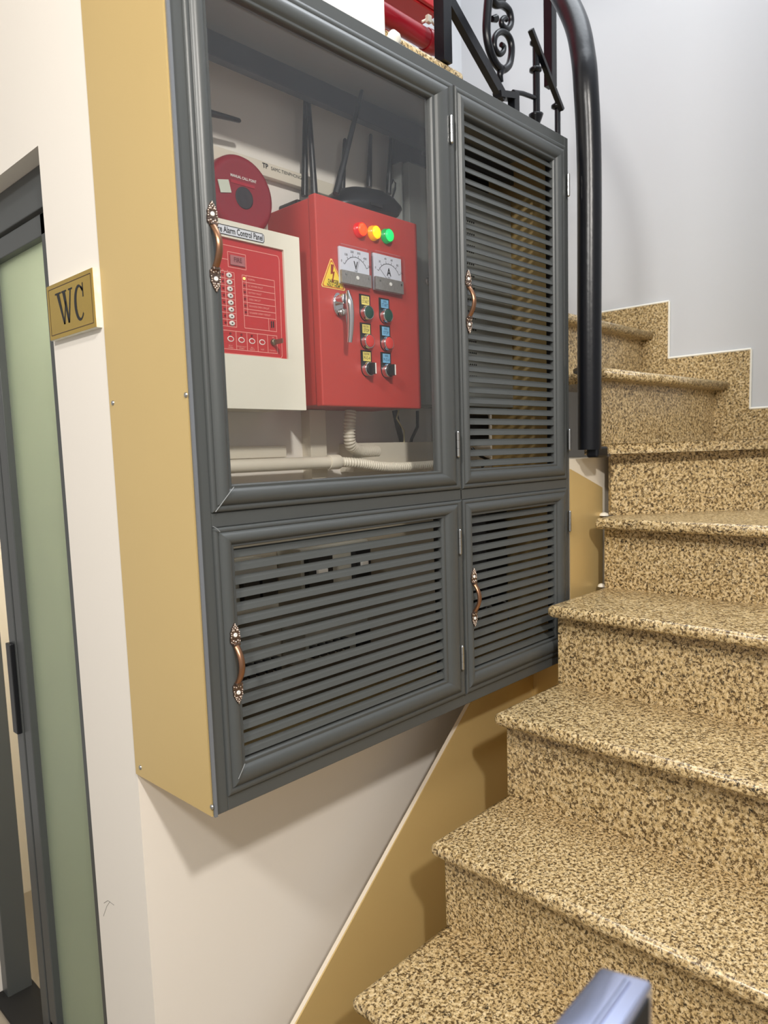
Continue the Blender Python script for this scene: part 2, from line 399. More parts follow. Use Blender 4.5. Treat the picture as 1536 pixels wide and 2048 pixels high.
for a_, b_ in (((ye, zt[0]), (ya, zt[0])), ((ya, zt[0]), (ya, zt[1])), ((ya, zt[1]), (yb, zt[1])), ((yb, zt[1]), (yb, zt[2])), ((yb, zt[2]), (-.2, zt[2]))):
    g.tube([(XF-.007, a_[0]-.002, a_[1]+.003), (XF-.007, b_[0]-.002, b_[1]+.003)], .0045, 6)
mk('caulk_bead', g, CAULK, sk)

# ------------------------------------------------------------------ wall cabinet
CX0, CX1, CZ0, CZ1 = WX, 1.785, -.587, .788
cab = thing('louvered_cabinet', (1.2, 1.0, CZ0), 'large dark grey four door wall cabinet with gold side panel beside the stairs', 'cabinet')
sp = mk('side_panel', G().box(CX0-.003, CX0, 1.003, WY, CZ0, CZ1), GOLD, cab); sp['label'] = 'gold side panel'
g0 = G().lathe((0, 0, 0), (-1, 0, 0), [(.0045, 0), (.004, .0015), (.002, .0025)], 12)
s0 = mk('screw', g0, STEEL, sp); first = True
for px_, py_ in ((226, 806), (372, 790), (281, 1535), (424, 1614)):
    p = onX(WX-.003, px_, py_)
    if first: s0.location = p; first = False
    else: inst(s0, p, sp)
mk('side_panel', G().box(CX1-.003, CX1, 1.003, WY-.005, CZ0, CZ1), GOLD, cab)
mk('top_panel', G().box(CX0, CX1-.004, 1.003, WY, .776, CZ1), mat('cabinet_lining_grey', (150, 150, 142), .5, var=.03), cab)
mk('bottom_panel', G().box(CX0, CX1-.004, 1.003, WY, CZ0+.002, CZ0+.014), GOLD, cab)
bar = [onY(1.165, *q).z for q in ((417, 62), (417, 107), (858, 255), (858, 297))]
mk('back_rail', G().box(CX0+.004, CX1-.004, 1.165, 1.185, .5*(bar[1]+bar[3]), .5*(bar[0]+bar[2]), 0, .001), BARK, cab)
mk('back_panel', G().box(CX0+.004, CX1-.005, WY-.004, WY-.0005, CZ0+.016, -.105), mat('lining_taupe', (136, 128, 112), .6, var=.06), cab)
def fbox(x0, x1, z0, z1, nm): mk(nm, G().box(x0, x1, 1.0, 1.03, z0, z1, 0, .0012), GREY, cab)
fbox(CX0, .650, CZ0, CZ1, 'stile'); fbox(1.763, CX1-.004, CZ0, CZ1, 'stile'); fbox(1.2985, 1.3035, CZ0+.02, CZ1-.02, 'stile')
fbox(.650, 1.763, .764, CZ1, 'rail'); fbox(.650, 1.763, CZ0, -.562, 'rail'); fbox(.650, 1.763, -.1125, -.0885, 'rail')
mk('corner_edge', G().box(CX0-.001, CX0+.004, .996, 1.0, CZ0, CZ1), mat('edge_grey', (110, 114, 120), .35, var=.03), cab)

def door_frame(x0, x1, z0, z1, wl, wr, wb, wt):
    # mitred moulding: (share of the rail width, height towards the room)
    prof = [(0, -.012), (0, .003), (.05, .0045), (.20, .0045), (.225, .0025), (.25, .0048), (.30, .0075), (.45, .0100), (.60, .0100), (.72, .0082), (.80, .0050), (.84, .0012), (.86, .0012), (.93, .0022), (.97, .0012), (1.0, -.004), (1.0, -.016)]
    g = G(); rings = []
    for t, h in prof:
        rings.append([(x0+wl*t, 1.0-h, z0+wb*t), (x1-wr*t, 1.0-h, z0+wb*t), (x1-wr*t, 1.0-h, z1-wt*t), (x0+wl*t, 1.0-h, z1-wt*t)])
    for k in range(4):
        vs = []; fs = []
        for i, r_ in enumerate(rings):
            vs += [r_[k], r_[(k+1) % 4]]
            if i: fs.append((2*i-2, 2*i-1, 2*i+1, 2*i))
        g.add(vs, fs, 0, True)
    return g
gr = G(); path = []
for i in range(17):
    t = i/16; path.append((0, -.008-.019*sin(pi*t)**.8, .036-.072*t))
gr.tube(path, .0042, 10, 0, True, ry=.0058, up=(0, -1, 0))
GRIP = mk('handle_grip', gr, COPPER)
gp = G(); outl = [(0, .0685), (.003, .064), (.0055, .0605), (.0065, .057), (.009, .053), (.0085, .049), (.0095, .045), (.0095, .036), (.006, .033), (0, .031)]
full = outl+[(-x, z) for x, z in outl[::-1][1:-1]]
gp.prism([(x, -.010, z) for x, z in full], (0, -.0028, 0))
for x, z in full[::1]: gp.ball((x*.85, -.0133, .049+(z-.049)*.9), .0015, 1, 6)
for x, z in ((0, .060), (.003, .0565), (-.003, .0565), (.004, .039), (-.004, .039), (0, .037), (0, .0645)): gp.ball((x, -.0135, z), .0019, 1, 6)
gp.box(-.0065, .0065, -.018, -.010, .031, .0355, 0, .001)
PLATE = mk('handle_plate', gp, [ANTIQ, mat('rubbed_silver', (206, 190, 178), .22, metal=.95, var=.2, vscale=120)])
gs = G().lathe((0, -.0128, .0485), (0, -1, 0), [(.0036, 0), (.0034, .0014), (.0016, .0022), (.0014, .0012)], 14); SCREW = mk('handle_screw', gs, WHITE)
PLATE2 = PLATE.copy(); PLATE2.data = PLATE.data.copy(); COL.objects.link(PLATE2)
SCREW2 = SCREW.copy(); SCREW2.data = SCREW.data.copy(); COL.objects.link(SCREW2)
for o in (PLATE2, SCREW2):
    for v in o.data.vertices: v.co.z = -v.co.z
    o.data.flip_normals()
gh = G()
for z0, z1 in ((-.026, -.009), (-.0085, .0085), (.009, .026)): gh.cyl((0, -.006, z0), (0, -.006, z1), .0042, 12)
gh.lathe((0, -.006, .026), (0, 0, 1), [(.0042, 0), (.003, .002), (.001, .003)], 10); gh.lathe((0, -.006, -.026), (0, 0, -1), [(.0042, 0), (.003, .002), (.001, .003)], 10)
HINGE = mk('hinge', gh, STEEL)
used = set()
def place(proto, loc, parent):
    if proto.name not in used:
        used.add(proto.name); proto.location = loc; attach(proto, parent); return proto
    return inst(proto, loc, parent)
def cab_door(name, rect, opening, hx, hz, hinges, slats):
    x0, x1, z0, z1 = rect; a0, a1, b0, b1 = opening
    dr_ = mk(name, door_frame(x0, x1, z0, z1, a0-x0, x1-a1, b0-z0, z1-b1), GREY, cab)
    if slats:
        n = slats; pit = (b1-b0)/n; hh = pit*.295
        g = G(); th = .0016
        sec = [(1.0030, -hh), (1.0047, -hh-.0006), (1.0115, hh-.001), (1.012, hh), (1.0105, hh+.0006), (1.006, hh*.25)]
        g.prism([(a0-.004, y, z) for y, z in sec], (a1-a0+.008, 0, 0))
        proto = mk('slat', g, GREYD, dr_); proto.location = (0, 0, b0+pit*.5)
        for i in range(1, n): inst(proto, (0, 0, b0+pit*(i+.5)), dr_)
        # toothed slat carriers on both sides
        for xa in (a0+.0012, a1-.0012):
            mk('slat_carrier', G().box(xa-.003, xa+.0012, 1.0125, 1.021, b0, b1), BLACKM, dr_)
    else:
        mk('glass_pane', G().box(a0-.006, a1+.006, 1.006, 1.010, b0-.006, b1+.006), GLASS, dr_)
    for p_ in (GRIP, PLATE, PLATE2, SCREW, SCREW2): place(p_, (hx, 1.0, hz), dr_)
    for z in hinges: place(HINGE, (x1-.0155 if x1 < 1.5 else 1.7675, .9975, z), dr_)
    return dr_
UL = cab_door('glass_door', (.650, 1.298, -.088, .763), (.692, 1.226, -.045, .717), .6745, .3235, (.668, .011), 0)
UR = cab_door('louver_door', (1.304, 1.7625, -.088, .763), (1.337, 1.708, -.045, .716), 1.327, .3205, (.668, .016), 32)
LL = cab_door('louver_door', (.650, 1.298, -.5615, -.113), (.689, 1.231, -.511, -.148), .674, -.339, (-.205, -.470), 16)
LR = cab_door('louver_door', (1.304, 1.7625, -.5615, -.113), (1.338, 1.706, -.511, -.152), 1.327, -.338, (-.203, -.47), 16)
# pale scuffs in the mitres
SC = mat('pale_scuff', (150, 154, 156), .5, var=.1)
for pa, pb, par in (((431, 1024), (468, 974), UL), ((477, 1558), (490, 1527), LL), ((426, 1053), (440, 1064), LL)):
    p, q = onY(.9885, *pa), onY(.9885, *pb); mk('paint_scuff', G().tube([p, (p+q)/2+Vector((.001, 0, .001)), q], .0006, 5), SC, par)

# ------------------------------------------------------------------ inside the glass door
# fire alarm panel
YP = 1.12
fp = thing('fire_alarm_panel', (.81, YP, .087), 'white fire alarm control panel with red key membrane behind the glass door', 'alarm panel')
PX0, PX1, PZ0, PZ1 = .655, .961, .087, .418
mx0, mx1, mz0, mz1 = .69, .921, .184, .388
def ring_box(g, x0, x1, z0, z1, a0, a1, b0, b1, y0, y1, mi=0):
    g.box(x0, a0, y0, y1, z0, z1, mi); g.box(a1, x1, y0, y1, z0, z1, mi); g.box(a0, a1, y0, y1, z0, b0, mi); g.box(a0, a1, y0, y1, b1, z1, mi)
g = G(); ring_box(g, PX0, PX1, PZ0, PZ1, mx0, mx1, mz0, mz1, YP, YP+.02); mk('panel_cover', g, OFFW, fp)
mk('panel_body', G().box(PX0+.004, PX1-.004, YP+.02, WY-.002, PZ0+.004, PZ1-.004), OFFW, fp)
mem = mk('membrane', G().box(mx0, mx1, YP+.005, YP+.019, mz0, mz1), MEMB, fp)
def f5(cx, cy, y=YP+.0045): return onY(y, 400+cx/4.876, 420+cy/4.876)
g = G()
def rect_lines(g, corners, w=.0010, mi=0):
    for i in range(len(corners)): g.line(corners[i], corners[(i+1) % len(corners)], w, NY, mi)
def xz(x, z, y=YP+.0045): return Vector((x, y, z))
# outer contour of the print
c = f5(757, 450); c2 = f5(803, 1445)
rect_lines(g, [xz(.70, f5(757, 450).z), xz(c.x, c.z), xz(c.x+.003, c.z-.006), xz(c2.x, c2.z+.004), xz(c2.x-.003, c2.z), xz(.70, c2.z)])
fw = (f5(268, 403), f5(450, 585)); rect_lines(g, [xz(fw[0].x, fw[0].z), xz(fw[1].x, fw[0].z), xz(fw[1].x, fw[1].z), xz(fw[0].x, fw[1].z)])
g.line(xz(.70, f5(210, 470).z), xz(fw[0].x, f5(210, 470).z), .0010, NY)
# zone rows
zr = [f5(282+30*i/7, 637+468*i/7) for i in range(8)]
zx0, zx1 = .72, f5(335, 680).x
pit = (zr[0].z-zr[7].z)/7
for i in range(9): g.line(xz(zx0, zr[0].z+pit*(.5-i)), xz(zx1, zr[0].z+pit*(.5-i)), .0010, NY)
g.line(xz(zx1, zr[0].z+pit*.5), xz(zx1, zr[7].z-pit*.5), .0010, NY); g.line(xz(zr[0].x-.009, zr[0].z+pit*.5), xz(zr[0].x-.009, zr[7].z-pit*.5), .0010, NY)
# status table
t0 = f5(410, 632); t1 = f5(724, 685); tb = f5(438, 1150); tx0, tx1, tz0, tz1 = t0.x, t1.x+.0, tb.z, t0.z
rp = (t0.z-f5(434, 1027).z)/6
rect_lines(g, [xz(tx0, tz1), xz(tx1, tz1), xz(tx1, tz0), xz(tx0, tz0)])
for i in range(1, 7): g.line(xz(tx0, tz1-rp*i), xz(tx1, tz1-rp*i), .0010, NY)
cxm = f5(447, 640).x; g.line(xz(cxm, tz1), xz(cxm, tz1-6*rp), .0010, NY)
bx = f5(668, 1060).x; g.line(xz(bx, tz1-6*rp), xz(bx, tz0), .0010, NY)
# bottom keys
k0 = f5(245, 1178); k1 = f5(757, 1400); kx0, kx1 = .705, k1.x; kz1, kz0 = f5(500, 1200).z, k1.z
rect_lines(g, [xz(kx0, kz1), xz(kx1, kz1), xz(kx1, kz0), xz(kx0, kz0)])
for cx_ in (355, 460, 563, 660): x = f5(cx_, 1280).x; g.line(xz(x, kz1), xz(x, kz0), .0010, NY)
for i, s_ in enumerate(('NORMAL', 'AC POWER FAULT', 'BATTERY FAULT', 'OPEN CIRCUIT', 'SOUNDER OPEN CIRCUIT', 'SOUNDER SHORT CIRCUIT')):
    g.text(s_, xz(cxm+.004, tz1-rp*(i+.5)), .0042, wx=.95)
for cx_, s_ in ((300, 'RELAY\nDISABLE'), (407, 'SOUND FAULT\nDISABLE'), (510, 'BELL\nSILENCE'), (610, 'RESET'), (706, 'CONTROL')):
    g.text(s_, xz(f5(cx_, 1345).x, f5(510, 1352).z), .0034, wx=.9, align='CENTER')
g.text('A', xz(f5(268, 595).x, f5(268, 592).z), .004, align='CENTER'); g.text('B', xz(f5(222, 588).x, f5(268, 592).z), .004, align='CENTER')
g.text('ON', xz(f5(712, 1245).x, f5(712, 1245).z), .003, align='CENTER')
mk('printed_lines', g, PINK, mem)
def disc(g, c, rx, rz, mi=0, seg=18, dy=0):
    g.poly([(c.x+rx*cos(2*pi*i/seg), c.y+dy, c.z+rz*sin(2*pi*i/seg)) for i in range(seg)], mi)
proto = None
for i in range(8):
    if proto is None:
        g = G().lathe((0, 0, 0), NY, [(.0066, 0), (.0066, .001), (.0045, .0014)], 20); g.lathe((0, 0, 0), NY, [(.0019, .001), (.0017, .0024)], 12, 1)
        proto = mk('zone_key', g, [WHITE, INK], mem); proto.scale = (.92, 1, .68); proto.location = xz(zr[i].x, zr[i].z)
    else: inst(proto, xz(zr[i].x, zr[i].z), mem)
g = G().lathe((0, 0, 0), NY, [(.0022, 0), (.002, .0007)], 12); led = mk('indicator_led', g, mat('dim_led', (120, 22, 26), .3), mem)
leds = [xz(zr[i].x-.0135, zr[i].z) for i in range(8)]+[xz((tx0+cxm)/2, tz1-rp*(i+.5)) for i in range(1, 6)]+[xz(f5(q, 1210).x, f5(400, 1215).z) for q in (297, 404, 505)]
led.location = leds[0]
for p in leds[1:]: inst(led, p, mem)
gl = G().lathe((0, 0, 0), NY, [(.0026, 0), (.0022, .001)], 12); o = mk('indicator_led', gl, mat('lit_yellow_led', (255, 236, 120), .3, emit=1.2), mem); o.location = xz((tx0+cxm)/2, tz1-rp*.5)
ko = None
for cx_, cy_ in ((300, 1263), (405, 1270), (508, 1278), (607, 1288)):
    p = f5(cx_, cy_); p = xz(p.x, f5(450, 1272).z)
    if ko is None:
        g = G(); n = 22
        for i in range(n):
            a0, a1 = 2*pi*i/n, 2*pi*(i+1)/n
            g.add([(.0070*cos(a0), 0, .0050*sin(a0)), (.0070*cos(a1), 0, .0050*sin(a1)), (.0054*cos(a1), -.0004, .0035*sin(a1)), (.0054*cos(a0), -.0004, .0035*sin(a0))], [(0, 1, 2, 3)])
        ko = mk('membrane_key', g, WHITE, mem); ko.location = p
    else: inst(ko, p, mem)
p = f5(712, 1290); p = xz(p.x, p.z)
g = G().lathe(p, NY, [(.0062, 0), (.0062, .005), (.0045, .006)], 18); g.box(p.x-.001, p.x+.0008, p.y-.030, p.y-.004, p.z-.005, p.z+.004, 0, .0005)
mk('key_switch', g, mat('worn_steel', (150, 138, 120), .35, metal=.9), mem)
g = G(); g.box(fw[0].x+.004, fw[1].x-.003, YP+.002, YP+.0048, fw[1].z+.004, fw[0].z-.005, 0, .0008)
fwin = mk('fire_window', g, mat('smoked_pink_lens', (176, 110, 112), .3, var=.03), mem)
mk('lettering', G().text('FIRE', ((fw[0].x+fw[1].x)/2, YP+.0015, (fw[0].z+fw[1].z)/2), .0115, wx=.85, align='CENTER', bold=.02), mat('maroon_ink', (110, 40, 48), .5), mem)
g = G()
for cx_ in (697, 716): q_ = f5(cx_, 1117); g.box(q_.x-.0009, q_.x+.0009, YP+.0035, YP+.0052, q_.z-.006, q_.z+.006)
mk('buzzer_slot', g, INK, mem)
# title sticker
s0_, s1_ = f5(622, 240, YP-.0006), f5(622, 325, YP-.0006)
sx1 = s0_.x; sx0 = .742; sz1, sz0 = s0_.z+.0005, s1_.z+.0005
g = G().box(sx0, sx1, YP-.0006, YP, sz0, sz1, 0); sti = mk('title_sticker', g, mat('sticker_white', (228, 232, 240), .45), fp)
g = G(); rr = .003; y_ = YP-.0009
rect_lines(g, [(sx0, y_, sz1), (sx1-rr, y_, sz1), (sx1, y_, sz1-rr), (sx1, y_, sz0+rr), (sx1-rr, y_, sz0), (sx0, y_, sz0)], .0013)
tm = (sz0+sz1)/2
g.text('Fire Alarm Control Panel', (sx1-.0025, y_, tm), .0150, wx=.685, align='RIGHT', bold=.022)
mk('lettering', g, INK, sti)

# round red call point
bc = onY(1.2, 487, 389); bc.y = WY
bell = thing('manual_call_point', (bc.x, WY, bc.z-.074), 'round maroon manual call point dish above the white alarm panel', 'call point')
mk('dish', G().lathe(bc, NY, [(.060, .0), (.074, .004), (.0755, .03), (.0745, .048), (.071, .054), (.064, .0562), (.060, .0550), (.020, .056)], 48), MAROON, bell)
mk('speaker_cone', G().lathe((bc.x+.002, WY-.055, bc.z-.006), NY, [(.0205, 0), (.0205, .0022), (.018, .0022), (.012, .0012), (.004, .0016)], 28), mat('charcoal_rubber', (48, 44, 50), .6, var=.1), bell)
mk('lettering', G().text('MANUAL CALL POINT', (bc.x+.002, WY-.0572, bc.z+.030), .0072, wx=.85, align='CENTER', bold=.02), WHITE, bell)
g = G(); g.box(bc.x-.028, bc.x+.028, WY-.0572, WY-.0552, bc.z+.0165, bc.z+.0225); mk('label_bar', g, mat('label_red', (170, 18, 44), .35), bell)
g = G(); cx_, cz_ = bc.x-.043, bc.z+.006; rot = .22; pts = []
for u_, v_ in ((-1, -1), (1, -1), (1, 1), (-1, 1)): pts.append((cx_+(u_*cos(rot)-v_*sin(rot))*.0125, WY-.0575, cz_+(u_*sin(rot)+v_*cos(rot))*.0115))
mk('paper_sticker', G().prism(pts, (0, .0012, 0)), mat('paper_pale', (205, 212, 196), .6), bell)

# red control box
YB = 1.10
BX0, BX1, BZ0, BZ1 = .988, 1.290, .095, .503
cb = thing('control_box', (1.14, YB, BZ0), 'red steel pump control box with lamps, meters and push buttons', 'control box')
mk('box_body', G().box(BX0+.004, BX1-.004, YB+.024, WY-.002, BZ0+.003, BZ1-.003, 0, .002), RED, cb)
bd = mk('box_door', G().box(BX0, BX1, YB, YB+.020, BZ0, BZ1, 0, .0025), RED, cb)
mk('door_gasket', G().box(BX0+.006, BX1-.006, YB+.019, YB+.025, BZ0+.006, BZ1-.006), BLACKM, cb)
def fb(x, y, off=0): p = onY(YB, x, y); p.y = YB-off; return p
for nm, (x, y), m_, rim in (('red', (717, 461), REDLAMP, (196, 20, 24)), ('yellow', (745, 467), YELLAMP, (230, 150, 10)), ('green', (771, 473), GRNLAMP, (10, 150, 70))):
    p = fb(x, y); lp = mk('indicator_lamp', G().lathe(p, NY, [(.0152, 0), (.0152, .003), (.0138, .003), (.0138, .012), (.0128, .0125), (.0122, .0105)], 28), mat('lamp_rim_'+nm, rim, .25, emit=.35), bd)
    lp['label'] = nm+' lit indicator lamp'
    mk('lamp_lens', G().lathe(p, NY, [(.0122, .0095), (.0122, .0128), (.010, .015), (.005, .0162), (.001, .0165)], 24), m_, bd)
# meters
def meter(corn, letter, ang):
    P_ = [fb(*q) for q in corn]
    x0 = (P_[0].x+P_[3].x)/2; x1 = (P_[1].x+P_[2].x)/2; z1 = (P_[0].z+P_[1].z)/2; z0 = (P_[2].z+P_[3].z)/2
    k = (YB-.014)/YB; x0 *= k; x1 *= k; z0 *= k; z1 *= k
    yb = YB
    m = mk('meter', G().box(x0+.003, x1-.003, yb-.006, yb, z0+.003, z1-.003, 0, .001), mat('meter_face', (216, 220, 230), .5), bd); m['label'] = 'clear fronted analogue '+('voltmeter' if letter == 'V' else 'ammeter')
    g = G(); cx_ = (x0+x1)/2+.002; cz_ = z0+(z1-z0)*.30; y_ = yb-.0063; R_ = (x1-x0)*.40
    for i in range(24):
        a0, a1 = radians(150-120*i/24), radians(150-120*(i+1)/24)
        g.line((cx_+R_*cos(a0), y_, cz_+R_*sin(a0)), (cx_+R_*cos(a1), y_, cz_+R_*sin(a1)), .0010, NY)
    for i in range(11):
        a0 = radians(150-12*i); r2 = R_*(1.15 if i % 2 == 0 else 1.07)
        g.line((cx_+R_*cos(a0), y_, cz_+R_*sin(a0)), (cx_+r2*cos(a0), y_, cz_+r2*sin(a0)), .0009 if i % 2 == 0 else .0006, NY)
    for i, s_ in enumerate(('0', '100', '200', '300', '400', '500') if letter == 'V' else ('0', '20', '40', '60', '80', '100')):
        a0 = radians(150-24*i); g.text(s_, (cx_+R_*1.28*cos(a0), y_, cz_+R_*1.28*sin(a0)), .0065, align='CENTER')
    a0 = radians(ang); g.line((cx_, y_, cz_), (cx_+R_*1.0*cos(a0), y_, cz_+R_*1.0*sin(a0)), .0008, NY)
    g.text(letter, (cx_, y_-.0002, cz_+R_*.52), .023, wx=.8, align='CENTER', bold=.02)
    g.line((cx_-.004, y_, cz_+R_*.52-.010), (cx_+.004, y_, cz_+R_*.52-.010), .0008, NY); g.line((cx_-.004, y_, cz_+R_*.52-.0125), (cx_+.004, y_, cz_+R_*.52-.0125), .0008, NY)
    mk('meter_dial', g, INK, m)
    g = G().box(x0+.001, x1-.004, yb-.0125, yb-.0065, z0+.002, z0+(z1-z0)*.36, 0, .001); mk('meter_apron', g, mat('ribbed_grey', (150, 148, 144), .3, metal=.3, var=.3, vscale=60, stretch=(6, 1, 3)), m)
    g = G(); g.lathe(((x0+x1)/2, yb-.0125, z0+(z1-z0)*.22), NY, [(.004, 0), (.0036, .0012)], 16)
    mk('zero_screw', g, WHITE, m)
    g = G()
    for u in (.14, .86): g.lathe((x0+(x1-x0)*u, yb-.0125, z0+(z1-z0)*.26), NY, [(.0024, 0), (.002, .001)], 12)
    mk('meter_screw', g, STEEL, m)
    g = G().box(x0, x1, yb-.0155, yb-.0005, z0, z1, 0, .0015); mk('meter_cover', g, ACRYL, m)
meter(((681, 487), (745, 500), (748, 580), (686, 566)), 'V', 72)
meter(((750, 502), (810, 512), (811, 589), (754, 582)), 'A', 140)
# danger triangle
T = [fb(661.8, 514), fb(641.3, 575.5), fb(691.5, 580)]; zb = (T[1].z+T[2].z)/2; T[1].z = T[2].z = zb; cen = (T[0]+T[1]+T[2])/3
def rtri(k, off):
    out = []
    for i in range(3):
        c_ = cen+(T[i]-cen)*k; pa = cen+(T[i-1]-cen)*k; pb = cen+(T[(i+1) % 3]-cen)*k
        out += [c_+(pa-c_).normalized()*.004, c_, c_+(pb-c_).normalized()*.004] if False else [c_+(pa-c_).normalized()*.004, c_+(pb-c_).normalized()*.004]
    return [Vector((p.x, YB-off, p.z)) for p in out]
dg = mk('danger_sticker', G().prism(rtri(1.0, .0001), (0, -.0005, 0)), mat('sticker_cream', (240, 214, 130), .5), bd)
g = G(); r1 = rtri(.93, .0008); r2 = rtri(.84, .0008)
for i in range(6): g.add([r1[i], r1[(i+1) % 6], r2[(i+1) % 6], r2[i]], [(0, 1, 2, 3)])
bz = [(.0015, .029), (-.003, .010), (.0008, .010), (-.002, -.002), (.0005, -.0015), (-.0035, -.010), (-.0022, -.002+.0005), (-.0046, -.0012)]
cxx = cen.x; czz = cen.z
bolt = [(-.0035, .027), (.0035, .027), (.001, .012), (.0052, .0135), (.001, -.004), (.0032, -.0035), (-.0015, -.011), (-.0032, -.002), (-.0012, -.0032), (.0005, .0085), (-.0048, .0065)]
g.poly([(cxx+x*1.15, YB-.0008, czz+.001+z*.95) for x, z in bolt], 1)
g.text('DANGER', (cxx+.001, YB-.0008, zb+.0135), .0098, wx=.72, align='CENTER', bold=.03, mi=2); g.text('NGUY HIỂM', (cxx+.001, YB-.0008, zb+.0060), .0088, wx=.72, align='CENTER', bold=.03, mi=2)
mk('danger_face', G().prism(rtri(.95, .0006), (0, -.0001, 0)), YELLOW, dg)
mk('danger_print', g, [mat('orange_print', (206, 96, 40), .5), mat('brown_bolt', (150, 48, 20), .5), INK], dg)
# chrome lever lock with keys
p = fb(674, 609)
lk = mk('lock_lever', G(), CHROME, bd)
g = G(); n = 26
g.add([], [])
for sc, y0, y1 in ((1, 0, .004), (.8, .004, .0065)):
    ring = [(p.x+.0135*sc*cos(2*pi*i/n), YB-y0, p.z+.0225*sc*sin(2*pi*i/n)) for i in range(n)]
    g.prism(ring, (0, -(y1-y0), 0))
g.cyl((p.x, YB-.005, p.z+.008), (p.x, YB-.024, p.z+.008), .010, 18)
lv = []
top, bot = p.z+.022, p.z-.078
for i in range(15):
    t = i/14; w = .0085*(.35+.65*min(1, t*5))*(1-.35*t); yy_ = YB-.030-.006*sin(pi*t); lv.append(((p.x+.002, yy_, top+(bot-top)*t), w))
g.tube([q for q, _ in lv], [w for _, w in lv], 14)
bpy.data.meshes.remove(lk.data); lk = mk('lock_lever', g, CHROME, bd)
g = G(); kp = fb(679, 626, .012)
g.lathe((kp.x, YB-.006, kp.z), NY, [(.008, 0), (.0075, .006), (.004, .0065)], 16)
g.box(kp.x-.0009, kp.x+.0009, YB-.022, YB-.010, kp.z-.007, kp.z+.005, 0, .0004)
g.tube([(kp.x+.0005, YB-.018, kp.z-.004), (kp.x+.002, YB-.019, kp.z-.022), (kp.x+.004, YB-.018, kp.z-.046)], .0014, 6)
g.tube([(kp.x+.0015, YB-.017, kp.z-.003), (kp.x+.005, YB-.018, kp.z-.020)], .0016, 6)
mk('lock_keys', g, STEEL, bd)
# legend plates with buttons
cols = {0: [((715, 588), (731.5, 627), 'START', GREENB), ((717.6, 645.6), (733.2, 684), 'STOP', REDB), ((720.8, 701), (734.5, 739), 'M-O-A', None)],
        1: [((756, 596), (770, 633), 'START', GREENB), ((758, 650.7), (772, 688), 'STOP', REDB), ((760.6, 705), (773.5, 742), 'M-O-A', None)]}
for c_ in (0, 1):
    for (tl, bp_, s_, m_) in cols[c_]:
        b0 = fb(*bp_); t_ = fb(*tl); wd = .0155
        cx_ = b0.x-.003; z1 = t_.z+.001; x0, x1 = cx_-wd, cx_+wd
        pts = [(x1, z1), (x0, z1)]+[(cx_+wd*cos(radians(a_)), b0.z+wd*sin(radians(a_))) for a_ in range(180, 361, 20)]
        pl = mk('legend_plate', G().prism([(x, YB-.002, z) for x, z in pts], (0, .002, 0)), BLACK, bd)
        lz1, lz0 = z1-.003, b0.z+wd+.0015
        mk('legend_label', G().box(x0+.005, x1-.0035, YB-.0026, YB-.002, lz0, lz1), YELLOWP if c_ == 0 else BLUE, pl)
        g = G(); h_ = lz1-lz0
        g.text('ELECTRIC' if c_ == 0 else 'DIESEL', (cx_+.0008, YB-.0029, lz1-h_*.24), .0062, wx=.62, align='CENTER'); g.text(s_, (cx_+.0008, YB-.0029, lz1-h_*.68), .0098, wx=.68, align='CENTER')
        mk('lettering', g, INK if c_ == 0 else mat('navy_ink', (24, 50, 84), .5), pl)
        bz_ = mk('button_bezel', G().lathe((cx_, YB-.002, b0.z), NY, [(.0148, 0), (.0148, .009), (.0142, .0115), (.0128, .012), (.0126, .0105)], 28), CHROME, bd)
        if m_: mk('push_button', G().lathe((cx_, YB-.002, b0.z), NY, [(.0124, .008), (.0124, .0122), (.0115, .0128), (.004, .0126)], 26), m_, bd)
        else:
            g = G().lathe((cx_, YB-.002, b0.z), NY, [(.0124, .008), (.0124, .014), (.0115, .0148)], 26)
            g.box(cx_-.0042, cx_+.0042, YB-.026, YB-.015, b0.z-.0118, b0.z+.0118, 0, .001); kb = mk('selector_knob', g, BLACK, bd)
            mk('pointer_mark', G().box(cx_+.0006, cx_+.0036, YB-.0266, YB-.026, b0.z-.011, b0.z+.011), WHITE, kb)

# wifi routers on top of the red box
def antenna(g, p0, p1, r=.0062):
    p0 = Vector(p0); p1 = Vector(p1); g.tube([p0, p0.lerp(p1, .15), p0.lerp(p1, .3), p1-(p1-p0).normalized()*.003, p1], [r*1.15, r*1.1, r, r*.72, r*.4], 10)
rt = thing('wifi_router', (1.2, 1.19, .503), 'black wifi router with vented shell and upright antennas on the red control box', 'router')
g = G(); n = 30
rc = Vector((1.190, 1.185, 0)); yaw = radians(-6)
sec = [(.96, .000), (1.04, .012), (1.02, .018), (.86, .036), (.60, .052), (.30, .060), (.05, .062)]
rings = []
for k, z in sec:
    ring = []
    for i in range(n):
        a_ = 2*pi*i/n; ca, sa = cos(a_), sin(a_)
        ex = .100*k*abs(ca)**.55*(1 if ca > 0 else -1); ey = .062*k*abs(sa)**.7*(1 if sa > 0 else -1)
        ring.append(rc+Vector((ex*cos(yaw)-ey*sin(yaw), ex*sin(yaw)+ey*cos(yaw), .516+z+.012*(ex/.105))))
    rings.append(ring)
g.add([v for r_ in rings for v in r_], [(i*n+j, i*n+(j+1) % n, (i+1)*n+(j+1) % n, (i+1)*n+j) for i in range(len(sec)-1) for j in range(n)], 0, True)
g.add(rings[-1], [tuple(range(n))]); g.add(rings[0], [tuple(range(n))])
mk('router_shell', g, BLACK, rt)
g = G()
for i in range(5): g.box(1.165+.001*i, 1.20+.001*i, 1.118+.008*i, 1.1215+.008*i, .522+.0035*i, .5285+.0035*i, 0, .0008)
mk('vent_rib', g, BLACKM, rt)
ants = [((672, 388), (724, 180), 1.135), ((684, 385), (690, 277), 1.235), ((738, 375), (741, 268), 1.235), ((777, 388), (783, 262), 1.20)]
